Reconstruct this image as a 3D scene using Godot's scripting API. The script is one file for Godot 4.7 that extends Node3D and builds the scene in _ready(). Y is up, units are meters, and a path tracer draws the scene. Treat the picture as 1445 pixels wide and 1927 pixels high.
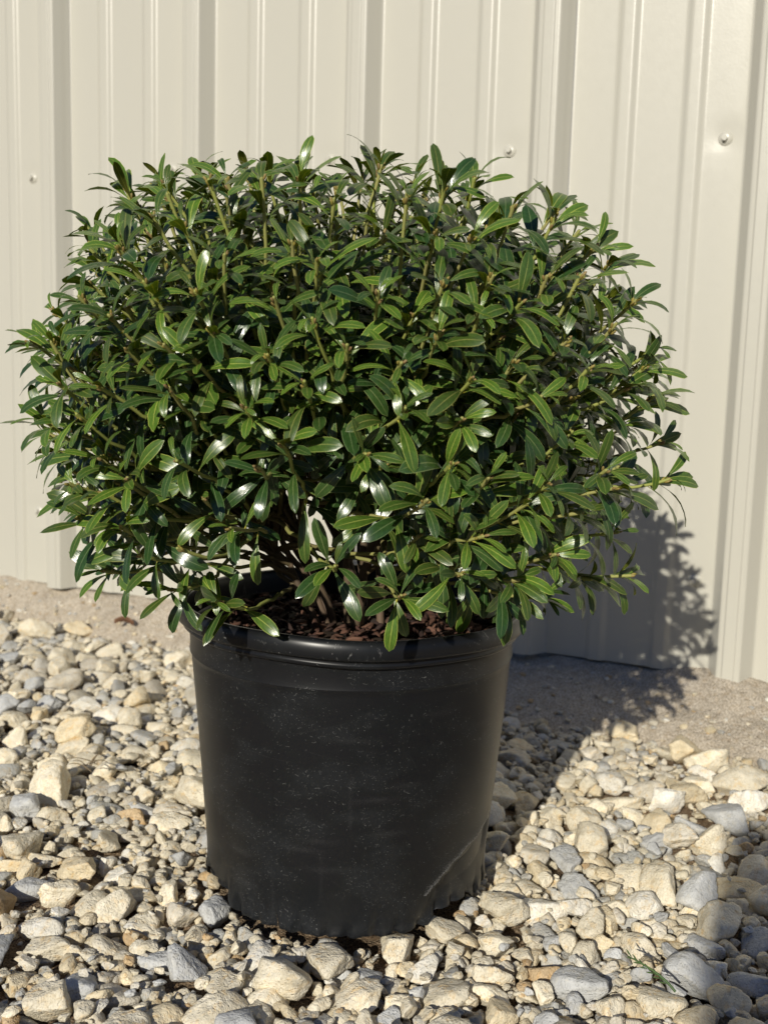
extends Node3D

# The place: a small clipped evergreen shrub in a black nursery pot, standing on limestone gravel
# in front of a ribbed steel shed wall that sits on a rough concrete footing. Low warm sun.

const EYE := Vector3(1.3379, 0.479, 1.5683)
const EYE_BASIS := Basis(Vector3(0.910454, 0.027687, -0.412684), Vector3(-0.081391, 0.990241, -0.113130), Vector3(0.405523, 0.136588, 0.903822))
const POT := Vector3(0.9166, 0.0, 0.6945)
const RIB := 0.3048
const SUN := Vector3(0.063, 0.415, 0.905)

var rng := RandomNumberGenerator.new()
var noise := FastNoiseLite.new()

# ------------------------------------------------------------------ helpers
func lin(r: float, g: float, b: float) -> Color:
	return Color(r, g, b).linear_to_srgb()

func tag(o: Node, label: String, category := "", group := "", kind := "") -> Node:
	if label: o.set_meta("label", label)
	if category: o.set_meta("category", category)
	if group: o.set_meta("group", group)
	if kind: o.set_meta("kind", kind)
	return o

func holder(called: String, at := Vector3.ZERO) -> Node3D:
	var o := Node3D.new()
	o.name = called
	o.position = at
	add_child(o, true)
	return o

func put(called: String, m: Mesh, mat: Material, parent: Node, t := Transform3D.IDENTITY) -> MeshInstance3D:
	var o := MeshInstance3D.new()
	o.name = called
	o.mesh = m
	if mat: o.material_override = mat
	o.transform = t
	parent.add_child(o, true)
	return o

class Soup:
	var v := PackedVector3Array()
	var n := PackedVector3Array()
	var uv := PackedVector2Array()
	var c := PackedColorArray()
	var i := PackedInt32Array()
	func take(o: Soup, t: Transform3D, tint: Color) -> void:
		var base := v.size()
		v.append_array(t * o.v)
		var b := t.basis
		n.append_array(Transform3D(b.inverse().transposed(), Vector3.ZERO) * o.n)
		uv.append_array(o.uv)
		var cc := PackedColorArray()
		cc.resize(o.v.size())
		cc.fill(tint)
		c.append_array(cc)
		var ii := o.i.duplicate()
		for k in ii.size(): ii[k] += base
		i.append_array(ii)
	func quad(a: int, b: int, cc: int, d: int) -> void:
		i.append_array(PackedInt32Array([a, b, cc, a, cc, d]))
	func normals() -> void:
		n.resize(v.size())
		n.fill(Vector3.ZERO)
		for k in range(0, i.size(), 3):
			var f := (v[i[k + 2]] - v[i[k]]).cross(v[i[k + 1]] - v[i[k]])
			n[i[k]] += f
			n[i[k + 1]] += f
			n[i[k + 2]] += f
		for k in n.size(): n[k] = n[k].normalized()
	func into(m: ArrayMesh) -> ArrayMesh:
		var a := []
		a.resize(Mesh.ARRAY_MAX)
		for k in n.size(): n[k] = n[k].normalized()
		a[Mesh.ARRAY_VERTEX] = v
		a[Mesh.ARRAY_NORMAL] = n
		if uv.size() == v.size(): a[Mesh.ARRAY_TEX_UV] = uv
		if c.size() == v.size(): a[Mesh.ARRAY_COLOR] = c
		a[Mesh.ARRAY_INDEX] = i
		m.add_surface_from_arrays(Mesh.PRIMITIVE_TRIANGLES, a)
		return m
	func mesh() -> ArrayMesh:
		return into(ArrayMesh.new())

func tube(s: Soup, pts: Array, radii: Array, sides: int, cols: Array) -> void:
	var base := s.v.size()
	var side := Vector3(0.3, 0.1, 0.9)
	for k in pts.size():
		var d: Vector3 = (pts[mini(k + 1, pts.size() - 1)] - pts[maxi(k - 1, 0)]).normalized()
		side = (side - d * side.dot(d)).normalized()
		var up := d.cross(side)
		for j in sides:
			var a := TAU * j / sides
			var o := side * cos(a) + up * sin(a)
			s.v.append(pts[k] + o * radii[k])
			s.n.append(o)
			s.c.append(cols[k])
			s.uv.append(Vector2(float(j) / sides, float(k)))
	for k in pts.size() - 1:
		for j in sides:
			var a := base + k * sides + j
			var b := base + k * sides + (j + 1) % sides
			s.quad(a, a + sides, b + sides, b)
	var tip := s.v.size()
	var e: Vector3 = pts[-1]
	var dd: Vector3 = (pts[-1] - pts[-2]).normalized()
	s.v.append(e + dd * radii[-1])
	s.n.append(dd)
	s.c.append(cols[-1])
	s.uv.append(Vector2.ZERO)
	for j in sides:
		s.i.append_array(PackedInt32Array([tip - sides + j, tip, tip - sides + (j + 1) % sides]))

func ball(level: int) -> Soup:
	var s := Soup.new()
	var p := (1.0 + sqrt(5.0)) / 2.0
	for q in [[-1, p, 0], [1, p, 0], [-1, -p, 0], [1, -p, 0], [0, -1, p], [0, 1, p], [0, -1, -p], [0, 1, -p], [p, 0, -1], [p, 0, 1], [-p, 0, -1], [-p, 0, 1]]:
		s.v.append(Vector3(q[0], q[1], q[2]).normalized())
	s.i = PackedInt32Array([0, 11, 5, 0, 5, 1, 0, 1, 7, 0, 7, 10, 0, 10, 11, 1, 5, 9, 5, 11, 4, 11, 10, 2, 10, 7, 6, 7, 1, 8, 3, 9, 4, 3, 4, 2, 3, 2, 6, 3, 6, 8, 3, 8, 9, 4, 9, 5, 2, 4, 11, 6, 2, 10, 8, 6, 7, 9, 8, 1])
	for k in range(0, s.i.size(), 3):   # clockwise seen from outside
		var t := s.i[k + 1]
		s.i[k + 1] = s.i[k + 2]
		s.i[k + 2] = t
	for l in level:
		var mid := {}
		var out := PackedInt32Array()
		for k in range(0, s.i.size(), 3):
			var m := []
			for e in 3:
				var a := s.i[k + e]
				var b := s.i[k + (e + 1) % 3]
				var key := mini(a, b) * 100000 + maxi(a, b)
				if not mid.has(key):
					mid[key] = s.v.size()
					s.v.append(((s.v[a] + s.v[b]) / 2.0).normalized())
				m.append(mid[key])
			out.append_array(PackedInt32Array([s.i[k], m[0], m[2], s.i[k + 1], m[1], m[0], s.i[k + 2], m[2], m[1], m[0], m[1], m[2]]))
		s.i = out
	return s

# ------------------------------------------------------------------ textures
func grain(size: int, freq: float, seed_: int, octaves := 4, type := FastNoiseLite.TYPE_SIMPLEX_SMOOTH) -> Image:
	var f := FastNoiseLite.new()
	f.seed = seed_
	f.noise_type = type
	f.frequency = freq
	f.fractal_octaves = octaves
	var im := f.get_seamless_image(size, size)
	im.convert(Image.FORMAT_L8)
	return im

func tex(im: Image) -> ImageTexture:
	im.generate_mipmaps()
	return ImageTexture.create_from_image(im)

# speckled mineral colour: three tones over a broad and a fine noise (relative values, near 1)
func mineral(size: int, seed_: int, dark: Color, mid: Color, pale: Color, stain: Color, fine := 0.5) -> ImageTexture:
	var a := grain(size, 0.012, seed_, 5)
	var b := grain(size, 0.09, seed_ + 1, 3)
	var s := grain(size, 0.02, seed_ + 2, 4)
	var out := Image.create(size, size, false, Image.FORMAT_RGB8)
	for y in size:
		for x in size:
			var t := clampf(a.get_pixel(x, y).r * (1.0 - fine) + b.get_pixel(x, y).r * fine, 0.0, 1.0)
			t = clampf((t - 0.5) * 1.8 + 0.5, 0.0, 1.0)
			var c := dark.lerp(mid, t * 2.0) if t < 0.5 else mid.lerp(pale, t * 2.0 - 1.0)
			var k := smoothstep(0.6, 0.78, s.get_pixel(x, y).r)
			c = c.lerp(c * stain, k)
			out.set_pixel(x, y, Color(minf(c.r, 1.0), minf(c.g, 1.0), minf(c.b, 1.0)).linear_to_srgb())
	return tex(out)

func pits(size: int, seed_: int) -> ImageTexture:
	var a := grain(size, 0.03, seed_, 5)
	var b := grain(size, 0.11, seed_ + 4, 3)
	var c := grain(size, 0.06, seed_ + 9, 2)
	var out := Image.create(size, size, false, Image.FORMAT_L8)
	for y in size:
		for x in size:
			var h := a.get_pixel(x, y).r * 0.6 + b.get_pixel(x, y).r * 0.3
			h -= smoothstep(0.66, 0.8, c.get_pixel(x, y).r) * 0.4
			out.set_pixel(x, y, Color(h, h, h))
	return tex(out)

func leaf_picture(under: bool) -> ImageTexture:
	var w := 96
	var h := 256
	var out := Image.create(w, h, false, Image.FORMAT_RGB8)
	var n := grain(256, 0.03, 77, 3)
	for y in h:
		for x in w:
			var s := (x + 0.5) / w * 2.0 - 1.0
			var t := (y + 0.5) / h
			var u := n.get_pixel(x, y).r
			var c: Color
			if under:
				c = Color(0.130, 0.152, 0.034) * (0.85 + 0.3 * u)
				c = c.lerp(Color(0.17, 0.19, 0.06), exp(-pow(s / 0.07, 2.0)) * 0.8)
			else:
				c = Color(0.120, 0.262, 0.058) * (0.7 + 0.6 * u)
				var vein := absf(sin((t * 11.0 - absf(s) * 1.3) * PI))
				c = c.lerp(Color(0.19, 0.38, 0.09), pow(1.0 - vein, 6.0) * 0.5)
				c = c.lerp(Color(0.85, 1.0, 0.42), exp(-pow(s / (0.075 - 0.035 * t), 2.0)) * (1.0 - 0.55 * t))
				c = c.lerp(Color(0.75, 0.95, 0.36), smoothstep(0.88, 0.98, absf(s)) * 0.8)
			c = c.lerp(Color(0.22, 0.23, 0.07) * (1.0 if under else 3.6), smoothstep(0.1, 0.03, t))
			c = c * (2.6 if under else 1.0)
			out.set_pixel(x, y, Color(minf(c.r, 1.0), minf(c.g, 1.0), minf(c.b, 1.0)).linear_to_srgb())
	return tex(out)

# dusty black plastic: fine specks, short curled scratches, rubbed patches, splashed dirt low down
func pot_picture() -> ImageTexture:
	var w := 2048
	var h := 1024
	var a := grain(1024, 0.006, 41, 5)
	var b := grain(1024, 0.05, 42, 3)
	var out := Image.create(w, h, false, Image.FORMAT_RGB8)
	for y in h:
		for x in w:
			var d := a.get_pixel(x % 1024, y).r
			var e := b.get_pixel((x * 2) % 1024, y).r
			var k := 0.0085 + 0.005 * smoothstep(0.4, 0.85, d) * (0.4 + e) + 0.007 * smoothstep(0.8, 1.0, float(y) / h) * e
			out.set_pixel(x, y, Color(k * 0.95, k * 1.06, k * 1.22).linear_to_srgb())
	var r := RandomNumberGenerator.new()
	r.seed = 9
	for k in 30000:
		var x := r.randf() * w
		var y := r.randf() * h
		if a.get_pixel(int(x) % 1024, int(y)).r + r.randfn(0.0, 0.13) < 0.5: continue
		var v := pow(r.randf(), 2.0) * 0.6 + 0.08
		var len := 1 if r.randf() < 0.8 else (2 if r.randf() < 0.5 else r.randi_range(3, 11))
		var ang := r.randf() * TAU
		var turn := r.randf_range(-0.25, 0.25)
		for q in len:
			var c := Color(v, v * 0.97, v * 0.9).linear_to_srgb()
			var px := int(x + w) % w
			var py := clampi(int(y), 0, h - 1)
			out.set_pixel(px, py, c.lerp(out.get_pixel(px, py), 0.25 if len < 3 else 0.5))
			x += cos(ang)
			y += sin(ang) * 1.0
			ang += turn
	for k in 90:     # long faint scuffs
		var x := r.randf() * w
		var y := r.randf_range(0.15, 0.98) * h
		var ang := r.randfn(0.0, 0.5)
		var v := r.randf_range(0.03, 0.07)
		for q in r.randi_range(30, 140):
			var px := int(x + w) % w
			var py := clampi(int(y), 0, h - 1)
			if r.randf() < 0.6: out.set_pixel(px, py, out.get_pixel(px, py).lerp(Color(v, v, v).linear_to_srgb(), 0.6))
			x += cos(ang)
			y += sin(ang)
			ang += r.randfn(0.0, 0.02)
	for k in 60:     # rubbed grey patches and dried water runs
		var x := r.randf() * w
		var y := r.randf_range(0.1, 0.95) * h
		var run := k % 3 == 0
		var v := r.randf_range(0.03, 0.06)
		for q in (500 if run else 900):
			var px := int(x + r.randfn(0.0, 3.0 if run else 26.0) + w) % w
			var py := clampi(int(y + (r.randf() * 170.0 if run else r.randfn(0.0, 7.0))), 0, h - 1)
			out.set_pixel(px, py, out.get_pixel(px, py).lerp(Color(v, v, v).linear_to_srgb(), 0.45))
	# the pale scrape along the dent
	for k in 1500:
		var t := r.randf()
		var ang := lerpf(56.0, 99.0, t) + r.randfn(0.0, 0.6)
		var yy := dent_height(ang) + absf(r.randfn(0.0, 0.0025)) * (1.0 - t * 0.5)
		var px := int(ang / 360.0 * w + w) % w
		var py := clampi(int((1.0 - yy / 0.27) * h), 0, h - 1)
		var v := r.randf_range(0.08, 0.34)
		out.set_pixel(px, py, Color(v, v, v).linear_to_srgb())
		out.set_pixel((px + 1) % w, py, Color(v, v, v).linear_to_srgb())
	return tex(out)

# ------------------------------------------------------------------ what the ground is like
func footing_edge(x: float) -> float:
	return lerpf(0.052, 0.160, clampf((x + 0.1) / 1.3, 0.0, 1.2)) + noise.get_noise_2d(x * 500.0, 7.0) * 0.03

func footing_top(x: float, z: float) -> float:
	var e := footing_edge(x)
	var t := clampf(z / e, 0.0, 1.3)
	var h := lerpf(0.042, -0.004, pow(t, 1.25))
	h += noise.get_noise_2d(x * 420.0, z * 420.0) * 0.0075 + noise.get_noise_2d(x * 2600.0 + 90.0, z * 2600.0) * 0.0026 + noise.get_noise_2d(x * 1100.0 - 40.0, z * 1100.0) * 0.0035
	h += 0.013 * exp(-pow((x - 1.185) / 0.07, 2.0)) * exp(-pow(z / 0.05, 2.0))
	h += 0.008 * exp(-pow((x + 0.17) / 0.08, 2.0)) * exp(-pow(z / 0.05, 2.0))
	h += 0.006 * exp(-pow((x - 0.3) / 0.12, 2.0)) * exp(-pow(z / 0.04, 2.0))
	return h

func dirt_top(x: float, z: float) -> float:
	return -0.026 + noise.get_noise_2d(x * 160.0 + 300.0, z * 160.0) * 0.012 + noise.get_noise_2d(x * 900.0, z * 900.0 + 50.0) * 0.004

func base_top(x: float, z: float) -> float:
	return maxf(footing_top(x, z) if z < footing_edge(x) * 1.3 else -1.0, dirt_top(x, z))

# a picture-plane tally, only to find which pieces show largest
const TW := 384
const TH := 512
var depth_at := PackedFloat32Array()
var owner_at := PackedInt32Array()

func seen_at(p: Vector3) -> Vector3:
	var q := (p - EYE) * EYE_BASIS
	if q.z > -0.05: return Vector3(-1, -1, 1e9)
	return Vector3(TW * 0.5 + q.x / -q.z * 531.5, TH * 0.5 - q.y / -q.z * 531.5, -q.z)

func tally(p: Vector3, who: int, half: int) -> void:
	var s := seen_at(p)
	for yy in range(int(s.y) - half, int(s.y) + half + 1):
		for xx in range(int(s.x) - half, int(s.x) + half + 1):
			if xx < 0 or yy < 0 or xx >= TW or yy >= TH: continue
			var k := yy * TW + xx
			if s.z < depth_at[k]:
				depth_at[k] = s.z
				owner_at[k] = who

func largest(count: int, most: int) -> Dictionary:
	var n := PackedInt32Array()
	n.resize(count)
	for o in owner_at:
		if o >= 0: n[o] += 1
	var order := []
	for k in count:
		if n[k] > 0: order.append([n[k], k])
	order.sort_custom(func(a, b): return a[0] > b[0] if a[0] != b[0] else a[1] < b[1])
	var r := {}
	for k in mini(most, order.size()): r[order[k][1]] = true
	return r

func clear_tally() -> void:
	depth_at.resize(TW * TH)
	depth_at.fill(1e9)
	owner_at.resize(TW * TH)
	owner_at.fill(-1)
	for y in 40:              # the pot hides what is behind it
		for a in 180:
			var r := lerpf(0.132, 0.150, y / 40.0)
			var th := TAU * a / 180.0
			tally(POT + Vector3(r * sin(th), 0.262 * y / 40.0, r * cos(th)), -2, 1)

# ------------------------------------------------------------------ the shed wall
func profile() -> Array:
	# one pitch, from the right foot of a high rib (0) to the right foot of the next; [x, z, fillet]
	return [[0.0, 0.0, 0.0035], [0.0615, 0.0, 0.003], [0.0685, 0.0050, 0.0025], [0.0845, 0.0050, 0.0025], [0.0915, 0.0, 0.003], [0.1565, 0.0, 0.003], [0.1635, 0.0050, 0.0025], [0.1795, 0.0050, 0.0025], [0.1865, 0.0, 0.003],
		[0.2435, 0.0, 0.0035], [0.2575, 0.0275, 0.0026], [0.2645, 0.0280, 0.001], [0.2660, 0.0300, 0.001], [0.2805, 0.0300, 0.001], [0.2823, 0.0280, 0.001], [0.2893, 0.0278, 0.0026]]

func section() -> PackedVector2Array:
	var p := profile()
	var pts := []
	for q in p: pts.append([Vector2(q[0], q[1]), q[2]])
	pts.append([Vector2(RIB, 0.0), 0.0035])
	pts.push_front([Vector2(-0.0155, 0.0278), 0.0])
	pts.append([Vector2(RIB + 0.05, 0.0), 0.0])
	var out := PackedVector2Array()
	for k in range(1, pts.size() - 1):
		var c: Vector2 = pts[k][0]
		var a: Vector2 = (pts[k - 1][0] - c)
		var b: Vector2 = (pts[k + 1][0] - c)
		var r: float = minf(pts[k][1], minf(a.length(), b.length()) * 0.45)
		var p0 := c + a.normalized() * r
		var p2 := c + b.normalized() * r
		for s in 5:
			var t := s / 4.0
			var e := p0.lerp(c, t).lerp(c.lerp(p2, t), t)
			out.append(e)
		if k < pts.size() - 2:
			var far: Vector2 = pts[k + 1][0]
			var gap: float = p2.distance_to(far) - pts[k + 1][1]
			if gap > 0.02:
				for s in range(1, 7): out.append(p2.lerp(far - b.normalized() * pts[k + 1][1], s / 7.0))
	var keep := PackedVector2Array()      # one pitch: from foot 0 to just before the next foot
	for e in out:
		if e.x >= -0.0001 and e.x < RIB - 0.0001: keep.append(e)
	return keep

func dent(x: float, y: float, screws: Array) -> float:
	var d := noise.get_noise_2d(x * 55.0, y * 22.0) * 0.0011 + noise.get_noise_2d(x * 200.0 + 40.0, y * 90.0) * 0.00025
	for s in screws:
		var r2: float = (x - s.x) * (x - s.x) + (y - s.y) * (y - s.y)
		if r2 < 0.006: d -= 0.0017 * exp(-r2 / 0.00042)
	return d

func build_wall(paint: Material) -> void:
	var shed := holder("shed_wall", Vector3(0.6, 0.045, 0.0))
	tag(shed, "cream painted ribbed steel shed wall behind the potted shrub, with a row of screws", "wall", "", "thing")
	var off := -shed.position
	var sec := section()
	var rows := []
	var y := 0.0455
	while y < 2.7:
		rows.append(y)
		var near := minf(absf(y - 0.802), absf(y - 0.184))
		y += 0.0045 if near < 0.035 else (0.02 if near < 0.1 else (0.03 if y < 1.3 else 0.12))
	var screws := []
	var wob := [0.004, 0.0, -0.002, 0.002, 0.0015, -0.003, 0.001, 0.002]
	for k in range(-3, 8):
		for yy in [0.802, 0.184]:
			screws.append(Vector2(k * RIB + 0.2155 + wob[(k + 11) % 8], yy + wob[(k * 3 + 12) % 8] * 0.6))
	for sheet in range(-1, 3):
		var first := sheet * 3
		var s := Soup.new()
		var xs := PackedVector2Array()
		for k in 3:
			for e in sec: xs.append(e + Vector2((first + k) * RIB, 0))
		xs.append(Vector2((first + 3) * RIB, 0.0))
		var lift := 0.0
		var near_screws := []
		for q in screws:
			if q.x > first * RIB - 0.1 and q.x < (first + 3) * RIB + 0.1: near_screws.append(q)
		for r in rows:
			for e in xs:
				var lap := 0.0011 if e.x > (first + 3) * RIB - 0.05 and e.y > 0.012 else 0.0
				s.v.append(Vector3(e.x, r, e.y + lift + lap + dent(e.x, r, near_screws)) + off)
				s.uv.append(Vector2(e.x, r))
		var w := xs.size()
		for j in rows.size() - 1:
			for k in w - 1: s.quad(j * w + k, j * w + w + k, j * w + w + k + 1, j * w + k + 1)
		s.normals()
		# folded lower edge, and the back of the sheet's end
		var base := s.v.size()
		for e in xs:
			var p := Vector3(e.x, rows[0], e.y + dent(e.x, rows[0], near_screws)) + off
			s.v.append(p)
			s.v.append(p + Vector3(0, 0.0004, -0.03))
			s.n.append(Vector3.DOWN)
			s.n.append(Vector3.DOWN)
			s.uv.append(Vector2.ZERO)
			s.uv.append(Vector2.ZERO)
		for k in w - 1: s.quad(base + k * 2, base + k * 2 + 2, base + k * 2 + 3, base + k * 2 + 1)
		put("cladding_sheet", s.mesh(), paint, shed)
	# screws: a washer and a hexagonal head, each a little turned and tipped
	var head := CylinderMesh.new()
	head.top_radius = 0.0040
	head.bottom_radius = 0.0046
	head.height = 0.0064
	head.radial_segments = 6
	head.rings = 1
	var washer := lathe([[0.0, 0.0], [0.0092, 0.0], [0.0097, 0.0007], [0.0090, 0.0017], [0.0062, 0.0026], [0.0058, 0.0036], [0.0, 0.0037]], 28)
	for q in screws:
		if q.x < -0.35 or q.x > 1.5: continue
		var t := Transform3D(Basis(Vector3.RIGHT, PI / 2 + rng.randfn(0, 0.04)) * Basis(Vector3.UP, rng.randf() * TAU), Vector3(q.x, q.y, dent(q.x, q.y, screws)) + off)
		var screw := put("screw", washer, paint, shed, t)
		put("screw_head", head, paint, screw, Transform3D(Basis(), Vector3(rng.randfn(0, 0.0003), 0.0058, rng.randfn(0, 0.0003))))

func lathe(prof: Array, sides: int) -> ArrayMesh:
	var s := Soup.new()
	for k in prof.size():
		for j in sides + 1:
			var a := TAU * j / sides
			s.v.append(Vector3(prof[k][0] * sin(a), prof[k][1], prof[k][0] * cos(a)))
			s.uv.append(Vector2(float(j) / sides, float(k) / prof.size()))
	for k in prof.size() - 1:
		for j in sides:
			var a := k * (sides + 1) + j
			s.quad(a, a + sides + 1, a + sides + 2, a + 1)
	s.normals()
	return s.mesh()

# ------------------------------------------------------------------ the pot
func dent_height(deg: float) -> float:   # height of the crease at an angle round the pot
	var t := clampf((deg - 56.0) / 43.0, 0.0, 1.0)
	return lerpf(0.030, 0.082, t) + 0.006 * sin(t * 5.0)

func pot_foot(deg: float) -> float:      # the lower edge: drain notches and scallops
	var h := 0.0015 + 0.0018 * (0.5 + 0.5 * sin(deg * 0.62))
	for c in [-38.0, 73.0, 165.0, 250.0]:
		var d := absf(wrapf(deg - c, -180.0, 180.0))
		h = maxf(h, (0.012 if c > 0.0 else 0.019) * (1.0 - smoothstep(9.0, 16.0, d)))
	return h

func build_pot(plastic: Material) -> void:
	var pot := holder("plant_pot", POT)
	tag(pot, "scuffed black plastic nursery pot standing on the gravel", "plant pot")
	var sides := 288
	var s := Soup.new()
	var prof := [[0.1320, 0.0], [0.1325, 0.008], [0.1328, 0.0125], [0.1329, 0.016], [0.1331, 0.0195], [0.1334, 0.024], [0.1338, 0.032]]
	for k in range(1, 24): prof.append([lerpf(0.1338, 0.1482, k / 23.0), lerpf(0.032, 0.214, k / 23.0)])
	for q in [[0.1485, 0.2180], [0.1498, 0.2200], [0.1500, 0.2215], [0.1494, 0.2232], [0.1495, 0.2300], [0.1500, 0.2380], [0.1510, 0.2418]]: prof.append(q)
	for k in prof.size():
		for j in sides + 1:
			var deg := 360.0 * j / sides
			var sd := wrapf(deg, -180.0, 180.0)
			var r: float = prof[k][0]
			var y: float = prof[k][1]
			var foot := pot_foot(deg)
			y = lerpf(foot, y, smoothstep(0.0, 0.034, y)) if y < 0.034 else y
			# flutes round the foot
			var low := 1.0 - smoothstep(0.013, 0.023, prof[k][1] - (0.004 * sin(deg * 0.21)))
			r -= 0.0050 * low * pow(0.5 + 0.5 * cos(deg * TAU / 9.0 + 0.5 * sin(deg * 0.3)), 5.0)
			r += 0.0020 * low
			# broad unevenness of a used pot
			r += 0.0011 * sin(deg_to_rad(deg) * 2.0 + 1.0) + 0.0007 * sin(deg_to_rad(deg) * 3.0 + prof[k][1] * 14.0) + noise.get_noise_2d(deg * 1.3, prof[k][1] * 500.0) * 0.0005
			# the dent at the lower right, with a sharp crease along its upper edge
			if sd > 40.0 and sd < 115.0:
				var d: float = dent_height(sd) - prof[k][1]
				var side := smoothstep(46.0, 64.0, sd) * (1.0 - smoothstep(97.0, 104.0, sd))
				r -= 0.0050 * side * smoothstep(0.0, 0.012, d) * (1.0 - 0.75 * smoothstep(0.01, 0.055, d))
				r += 0.0012 * side * exp(-pow(d / 0.004, 2.0))
			var a := deg_to_rad(deg)
			s.v.append(Vector3(r * sin(a), y, r * cos(a)))
			s.uv.append(Vector2(deg / 360.0, 1.0 - prof[k][1] / 0.27))
	for k in prof.size() - 1:
		for j in sides:
			var a := k * (sides + 1) + j
			s.quad(a, a + sides + 1, a + sides + 2, a + 1)
	s.normals()
	put("body", s.mesh(), plastic, pot)
	# inner wall and floor, set inside the outer wall
	var inner := lathe([[0.0, 0.024], [0.126, 0.024], [0.1285, 0.028], [0.1452, 0.236], [0.1490, 0.2415]], 96)
	put("inner_wall", inner, plastic, pot)
	# the rolled rim
	var rim := Soup.new()
	var rp := [[0.1472, 0.2405], [0.1500, 0.2412], [0.1514, 0.2426], [0.1512, 0.2446], [0.1503, 0.2462], [0.1512, 0.2476], [0.1545, 0.2484], [0.1566, 0.2496], [0.1570, 0.2512], [0.1572, 0.2545], [0.1569, 0.2580], [0.1562, 0.2608], [0.1549, 0.2636], [0.1528, 0.2648], [0.1503, 0.2646], [0.1487, 0.2625], [0.1478, 0.2560], [0.1462, 0.2420]]
	for k in rp.size():
		for j in sides + 1:
			var a := TAU * j / sides
			var r: float = rp[k][0] * 1.03 + 0.0012 * sin(a * 2.0 + 1.0) + 0.0006 * sin(a * 5.0) + noise.get_noise_2d(a * 40.0, 200.0 + k) * 0.0004
			var y: float = rp[k][1] + 0.0016 * sin(a * 2.0 + 2.2) + 0.0006 * sin(a * 7.0 + 1.0)
			rim.v.append(Vector3(r * sin(a), y, r * cos(a)))
			rim.uv.append(Vector2(a / TAU, 0.02 + 0.06 * k / rp.size()))
	for k in rp.size() - 1:
		for j in sides:
			var a := k * (sides + 1) + j
			rim.quad(a, a + sides + 1, a + sides + 2, a + 1)
	rim.normals()
	var shiny: StandardMaterial3D = plastic.duplicate()
	shiny.roughness = 0.33
	put("rim", rim.mesh(), shiny, pot)

# ------------------------------------------------------------------ bark mulch in the pot
func build_mulch(mats: Array) -> void:
	var bed := holder("bark_mulch", POT + Vector3(0, 0.236, 0))
	tag(bed, "dark red-brown bark mulch filling the black pot under the shrub", "mulch", "", "stuff")
	var s := Soup.new()
	var rings := 24
	var sides := 64
	for k in rings + 1:
		for j in sides + 1:
			var r := 0.1456 * k / rings
			var a := TAU * j / sides
			var p := Vector3(r * sin(a), 0.0, r * cos(a))
			p.y = noise.get_noise_2d(p.x * 2600.0, p.z * 2600.0) * 0.006 + 0.006 * (1.0 - k / float(rings)) - 0.004
			s.v.append(p)
			s.uv.append(Vector2(p.x, p.z))
			s.c.append(Color(0.03, 0.016, 0.011))
	for k in rings:
		for j in sides:
			var a := k * (sides + 1) + j
			s.quad(a, a + sides + 1, a + sides + 2, a + 1)
	s.normals()
	var chips := []
	for v in 6:
		var c := ball(1)
		for k in c.v.size():
			var p := c.v[k]
			var q := 1.0 + noise.get_noise_3d(p.x * 90.0 + v * 31.0, p.y * 90.0, p.z * 90.0) * 0.7
			c.v[k] = Vector3(signf(p.x) * pow(absf(p.x), 0.6) * q, p.y * 0.28 * q, signf(p.z) * pow(absf(p.z), 0.7) * 0.5 * q)
		c.normals()
		c.uv.resize(c.v.size())
		chips.append(c)
	var tints := [Color(0.055, 0.026, 0.017), Color(0.035, 0.018, 0.013), Color(0.09, 0.042, 0.027), Color(0.14, 0.07, 0.045), Color(0.022, 0.012, 0.009), Color(0.07, 0.03, 0.02)]
	var meshes := []
	for c in chips: meshes.append(c.mesh())
	for k in 1500:
		var r := sqrt(rng.randf()) * 0.1435
		var a := rng.randf() * TAU
		var at := Vector3(r * sin(a), 0.0, r * cos(a))
		at.y = 0.006 * (1.0 - r / 0.143) + rng.randf_range(-0.004, 0.005)
		var size := rng.randf_range(0.0018, 0.0075)
		var t := Transform3D(Basis(Vector3.UP, rng.randf() * TAU) * Basis(Vector3.RIGHT, rng.randfn(0, 0.5)) * Basis(Vector3.BACK, rng.randfn(0, 0.4)), at).scaled_local(Vector3(size, size, size * rng.randf_range(0.6, 1.3)))
		var which := rng.randi() % 6
		if size > 0.0060 and a < 2.4 or size > 0.0060 and a > TAU - 1.6:
			put("bark_chip", meshes[which], mats[rng.randi() % mats.size()], bed, t)
		else:
			s.take(chips[which], t, tints[rng.randi() % 6])
	var o := put("bark_crumbs", s.mesh(), mats[0].duplicate(), bed)
	o.material_override.albedo_color = Color.WHITE
	o.material_override.vertex_color_use_as_albedo = true
	tag(o, "", "", "", "stuff")

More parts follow.
